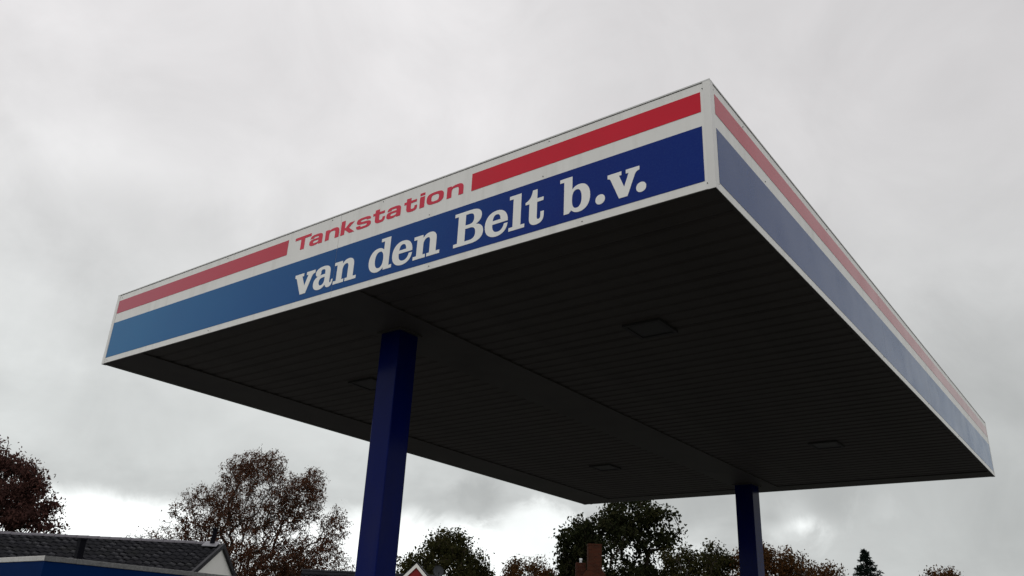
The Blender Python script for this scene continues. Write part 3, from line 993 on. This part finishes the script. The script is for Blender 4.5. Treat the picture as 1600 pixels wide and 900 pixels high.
def tree(name, label, cat, x, y, lobes, mt, fork, trunk_r, n_att, n_leaf, leaf, aspect, seed, spread=0.35, droop=0.0, group=None, shell=0.5, clump=0.45):
    """lobes: (dx, dy, z, rx, ry, rz, weight, leafiness). Branches grow to points in the lobes, leaves hang on the twig ends."""
    r = np.random.default_rng(seed)
    t = thing(name, label, cat, (x, y, 0), 0, group or 'trees behind the filling station')
    wts = np.array([l[6] for l in lobes], float)
    wts /= wts.sum()
    att, lf = [], []
    for l, w in zip(lobes, wts):
        k = max(6, int(n_att * w))
        q = r.normal(size=(k, 3))
        q /= np.linalg.norm(q, axis=1)[:, None]
        rad = r.uniform(0, 1, k) ** (1 / 3.) * (1 - shell) + shell * r.uniform(0.55, 1.0, k)
        q = q * rad[:, None] * np.array(l[3:6]) + np.array([l[0], l[1], l[2]])
        q += r.normal(0, 0.12, q.shape)
        att.append(q)
        lf.append(np.full(k, l[7]))
    att = np.concatenate(att)
    lf = np.concatenate(lf)
    ok = att[:, 2] > fork * 0.75
    att, lf = att[ok], lf[ok]
    # trunk nodes
    top = max(l[2] for l in lobes)
    nodes = [np.array([0, 0, 0.0])]
    par = [-1]
    plen = [0.0]
    steps = 7
    for k in range(1, steps + 1):
        z = fork * k / steps
        nodes.append(np.array([0.06 * math.sin(k * 1.3 + seed), 0.06 * math.cos(k * 1.7 + seed), z]))
        par.append(k - 1)
        plen.append(z)
    f0 = nodes[-1]
    order = np.argsort(np.linalg.norm((att - f0) * np.array([1, 1, 0.8]), axis=1))
    cap = len(att) * 4 + 20
    NP = np.zeros((cap, 3)); NL = np.zeros(cap)
    NP[:len(nodes)] = nodes
    NL[:len(nodes)] = plen
    cnt = len(nodes)
    par = list(par)
    first = steps - 2
    tips = []
    tiplf = []
    for i in order:
        d = np.linalg.norm(NP[first:cnt] - att[i], axis=1)
        k = first + int(np.argmin(d + 0.22 * NL[first:cnt]))
        a, b = NP[k].copy(), att[i]
        dist = np.linalg.norm(b - a)
        seg = 3 if dist > 1.6 else (2 if dist > 0.5 else 1)
        up = np.array([0, 0, 1.0]) * dist * (0.12 - droop)
        last = k
        for sgi in range(1, seg + 1):
            tt = sgi / seg
            p = a + (b - a) * tt + up * 4 * tt * (1 - tt) * 0.5 + (r.normal(0, 0.04 * dist, 3) if sgi < seg else 0)
            NP[cnt] = p
            NL[cnt] = NL[last] + np.linalg.norm(p - NP[last])
            par.append(last)
            last = cnt
            cnt += 1
        tips.append(last)
        tiplf.append(lf[i])
    par = np.array(par)
    P = NP[:cnt]
    load = np.zeros(cnt)
    load[tips] = 1.0
    for k in range(cnt - 1, 0, -1):
        load[par[k]] += load[k]
    load = np.maximum(load, 1)
    rad = trunk_r * (load / load[0]) ** 0.46
    rad = np.maximum(rad, 0.014)
    rad[0] *= 1.35
    idx = np.arange(1, cnt)
    A, B = P[par[idx]], P[idx]
    ra, rb = np.minimum(rad[par[idx]], rad[idx] * 1.5), rad[idx]
    ra[:steps] = rad[par[idx[:steps]]]
    big = rb > trunk_r * 0.22
    link('trunk', tubes_mesh('trunk', A[big], B[big], ra[big], rb[big], 9), M['bark'], t, True)
    link('branches', tubes_mesh('branches', A[~big], B[~big], ra[~big], rb[~big], 4), M['bark'], t)['kind'] = 'stuff'
    # leaves
    tips = np.array(tips)
    tl = np.array(tiplf) * np.exp(r.normal(0, clump, len(tips)))
    pick = r.choice(len(tips), n_leaf, p=tl / tl.sum())
    tp = tips[pick]
    base = P[tp]
    back = P[par[tp]]
    u = r.uniform(-0.15, 1, n_leaf)[:, None]
    C = base + (back - base) * np.clip(u, 0, 1) * 0.8 + r.normal(0, spread, (n_leaf, 3)) * np.array([1, 1, 0.8])
    C[:, 2] -= np.abs(r.normal(0, spread * droop * 4, n_leaf))
    D = np.zeros((n_leaf, 3))
    D[:, 2] = -0.7 - droop * 3
    V, F = leaf_cloud(C, D, leaf, aspect, r)
    link('crown', fast_mesh('crown', V, F, 3), mt, t)
    return t


LM = dict(
    red=leaf_mat('leaf_dark_red', [(0.050, 0.028, 0.026), (0.085, 0.042, 0.036), (0.12, 0.058, 0.046)], 0.3),
    rust=leaf_mat('leaf_rust', [(0.045, 0.036, 0.022), (0.085, 0.042, 0.026), (0.125, 0.054, 0.032), (0.065, 0.032, 0.024)], 0.35),
    oak=leaf_mat('leaf_oak_green', [(0.016, 0.020, 0.009), (0.035, 0.035, 0.014), (0.055, 0.046, 0.018)], 0.3),
    dark=leaf_mat('leaf_dark_green', [(0.010, 0.013, 0.007), (0.022, 0.026, 0.012), (0.035, 0.033, 0.014)], 0.3),
    brown=leaf_mat('leaf_brown', [(0.035, 0.026, 0.012), (0.075, 0.036, 0.015), (0.11, 0.05, 0.02)], 0.35),
    fir=leaf_mat('fir_needles', [(0.007, 0.014, 0.012), (0.016, 0.026, 0.02)], 0.15),
)

tree('autumn_tree', 'dense dark red leaved tree rising over the tiled roof at the left edge', 'tree', -25.6, 41.0,
     [(0, 0, 5.8, 4.4, 4.4, 3.5, 6, 1), (1.9, 0, 7.6, 1.9, 2, 1.6, 1.8, 1), (0.9, 0, 8.9, 1.5, 1.8, 1.0, 1.2, 1), (-2, 0, 8.0, 2.6, 2.6, 2.0, 2, 1), (3.0, 0, 6.9, 1.4, 1.4, 1.3, 1.2, 1), (3.7, 0, 5.6, 1.1, 1.4, 1.2, 1.0, 1), (4.1, 0, 4.6, 1.1, 1.3, 0.9, 0.8, 1)],
     LM['red'], 2.6, 0.30, 520, 40000, 0.145, 0.5, 11, 0.22, clump=0.7)
tree('birch_tree', 'big thin rusty autumn tree with open twiggy crown behind the white gable', 'tree', -14.5, 49.9,
     [(0.0, 0, 5.9, 4.2, 3.2, 3.0, 6, 1.0), (0.6, 0, 5.0, 4.4, 2.6, 1.7, 6, 1.1), (0.1, 0, 9.0, 2.7, 2.0, 2.0, 3.4, 1.0), (-2.6, 0, 8.0, 2.1, 1.7, 1.9, 2.2, 1.0), (0.2, 0, 11.0, 1.5, 1.2, 0.9, 1.3, 0.9),
      (-1.1, 0, 10.7, 0.9, 0.9, 0.9, 0.6, 0.9), (-4.5, 0, 6.0, 2.2, 1.8, 1.5, 2.6, 0.4), (-5.6, 0, 4.6, 2.0, 1.5, 1.5, 2.8, 0.5), (2.8, 0, 9.0, 1.4, 1.2, 1.6, 1.8, 1.2), (3.3, 0, 10.3, 0.7, 0.7, 0.8, 0.4, 1.0), (4.8, 0.3, 7.6, 0.9, 0.9, 1.4, 0.9, 0.9),
      (4.0, 0.3, 5.2, 2.4, 1.8, 1.9, 3.0, 1.2), (5.6, 0.3, 3.8, 1.4, 1.1, 1.4, 1.4, 1.2)],
     LM['rust'], 1.2, 0.26, 6500, 88000, 0.112, 0.40, 22, 0.13, droop=0.07, shell=0.2, clump=0.35)
tree('oak_tree', 'round bushy dark green oak right of the near blue column', 'tree', -3.7, 59.9,
     [(0.1, 0, 5.2, 3.5, 3.3, 3.6, 5, 1), (-1.6, 0, 5.9, 1.8, 1.8, 1.5, 1, 1), (1.9, 0, 5.4, 1.7, 1.7, 1.6, 1, 1), (0.2, 0, 8.0, 1.4, 1.4, 1.0, 1, 1)],
     LM['oak'], 1.8, 0.26, 560, 26000, 0.18, 0.6, 33, 0.30)
tree('hedge_tree', 'low rounded brownish tree between the round oak and the brick chimney', 'tree', 2.2, 62.0,
     [(0, 0, 5.3, 2.5, 2.4, 2.6, 3, 1)], LM['brown'], 1.4, 0.18, 260, 15000, 0.16, 0.5, 44, 0.26)
tree('maple_tree', 'tall dark tree with ragged gaps behind the brick chimney, touching the canopy edge', 'tree', 7.9, 57.0,
     [(-0.8, 0, 6.8, 3.3, 3.0, 4.2, 5, 1), (-2.6, 0, 8.2, 1.6, 1.5, 1.8, 1.2, 1), (0.8, 0, 10.2, 2.0, 1.8, 1.3, 1.2, 1), (3.0, 0, 9.4, 1.3, 1.2, 1.6, 0.8, 0.7), (2.3, 0, 5.2, 1.8, 1.7, 2.2, 1.2, 0.8),
      (-3.0, 0, 5.5, 1.5, 1.5, 2.0, 1.2, 1)],
     LM['dark'], 2.2, 0.34, 520, 27000, 0.20, 0.65, 55, 0.28, shell=0.6)
tree('autumn_tree', 'brown green autumn tree just left of the far column', 'tree', 12.5, 54.0,
     [(0, 0, 5.4, 2.5, 2.3, 2.4, 3, 1), (-1.2, 0, 6.9, 1.2, 1.2, 1.1, 1, 0.9), (1.0, 0, 7.1, 1.2, 1.2, 1.0, 1, 1)], LM['oak'], 1.6, 0.2, 320, 14000, 0.16, 0.5, 66, 0.24)
tree('autumn_tree', 'orange brown tree just right of the far column', 'tree', 15.9, 52.2,
     [(0, 0, 5.4, 2.0, 1.9, 2.6, 3, 1), (-0.6, 0, 7.3, 1.0, 1.0, 1.0, 1, 1)], LM['brown'], 1.6, 0.18, 240, 12000, 0.155, 0.5, 77, 0.25)
tree('autumn_tree', 'thin brown tree with a bumpy top between the orange tree and the fir', 'tree', 18.6, 51.6,
     [(0, 0, 5.0, 2.0, 1.9, 2.4, 3, 1), (-1.2, 0, 6.7, 1.1, 1.0, 1.2, 1, 0.9), (0.9, 0, 5.9, 0.9, 0.9, 1.0, 0.7, 0.9)], LM['brown'], 1.4, 0.17, 260, 11000, 0.155, 0.5, 88, 0.25)
tree('autumn_tree', 'small rusty tree top at the lower right, right of the fir', 'tree', 29.6, 58.2,
     [(0.0, 0, 6.2, 1.6, 1.5, 1.75, 3, 1.2), (-1.8, 0, 5.7, 1.4, 1.3, 1.5, 1.2, 0.35)], LM['brown'], 1.8, 0.17, 280, 10000, 0.155, 0.5, 99, 0.24)


def fir(name, label, x, y, h, rb, seed):
    r = np.random.default_rng(seed)
    t = thing(name, label, 'tree', (x, y, 0), 0, 'trees behind the filling station')
    bm = bmesh.new()
    tube(bm, (0, 0, 0), (0, 0, h * 0.98), 0.16, 0.012, 9)
    obj('trunk', bm, M['bark'], t)
    A, B, C, D = [], [], [], []
    z = 0.7
    while z < h - 0.1:
        f = 1 - (z - 0.7) / (h - 0.7)
        ln0 = rb * f ** 0.9 + 0.02
        nb = 5 + int(7 * f)
        for k in range(nb):
            az = r.uniform(0, 2 * np.pi)
            ln = ln0 * r.uniform(0.75, 1.15)
            tip = np.array([math.cos(az) * ln, math.sin(az) * ln, z - ln * 0.22 + ln * 0.10])
            a0 = np.array([0, 0, z])
            A.append(a0); B.append(tip)
            m_ = int(40 + 190 * ln / rb)
            u = r.uniform(0.05, 1.03, m_)[:, None]
            wd = 0.22 * ln * (1.05 - u) + 0.03
            side_ = np.array([-math.sin(az), math.cos(az), 0])
            pts = a0 + (tip - a0) * u + side_ * r.normal(0, 1, m_)[:, None] * wd
            pts[:, 2] -= np.abs(r.normal(0, 0.05, m_))
            C.append(pts)
            D.append(np.tile((tip - a0) / ln * 1.2 + np.array([0, 0, -0.25]), (m_, 1)))
        z += 0.13 + 0.17 * f
    A, B = np.array(A), np.array(B)
    link('branches', tubes_mesh('branches', A, B, np.full(len(A), 0.02), np.full(len(A), 0.006), 4), M['bark'], t)
    V, F = leaf_cloud(np.concatenate(C), np.concatenate(D), 0.13, 0.35, r)
    link('crown', fast_mesh('crown', V, F, 3), LM['fir'], t)
    return t


fir('fir_tree', 'narrow pointed dark green fir standing alone at the lower right', 23.3, 55.2, 8.55, 3.3, 5)
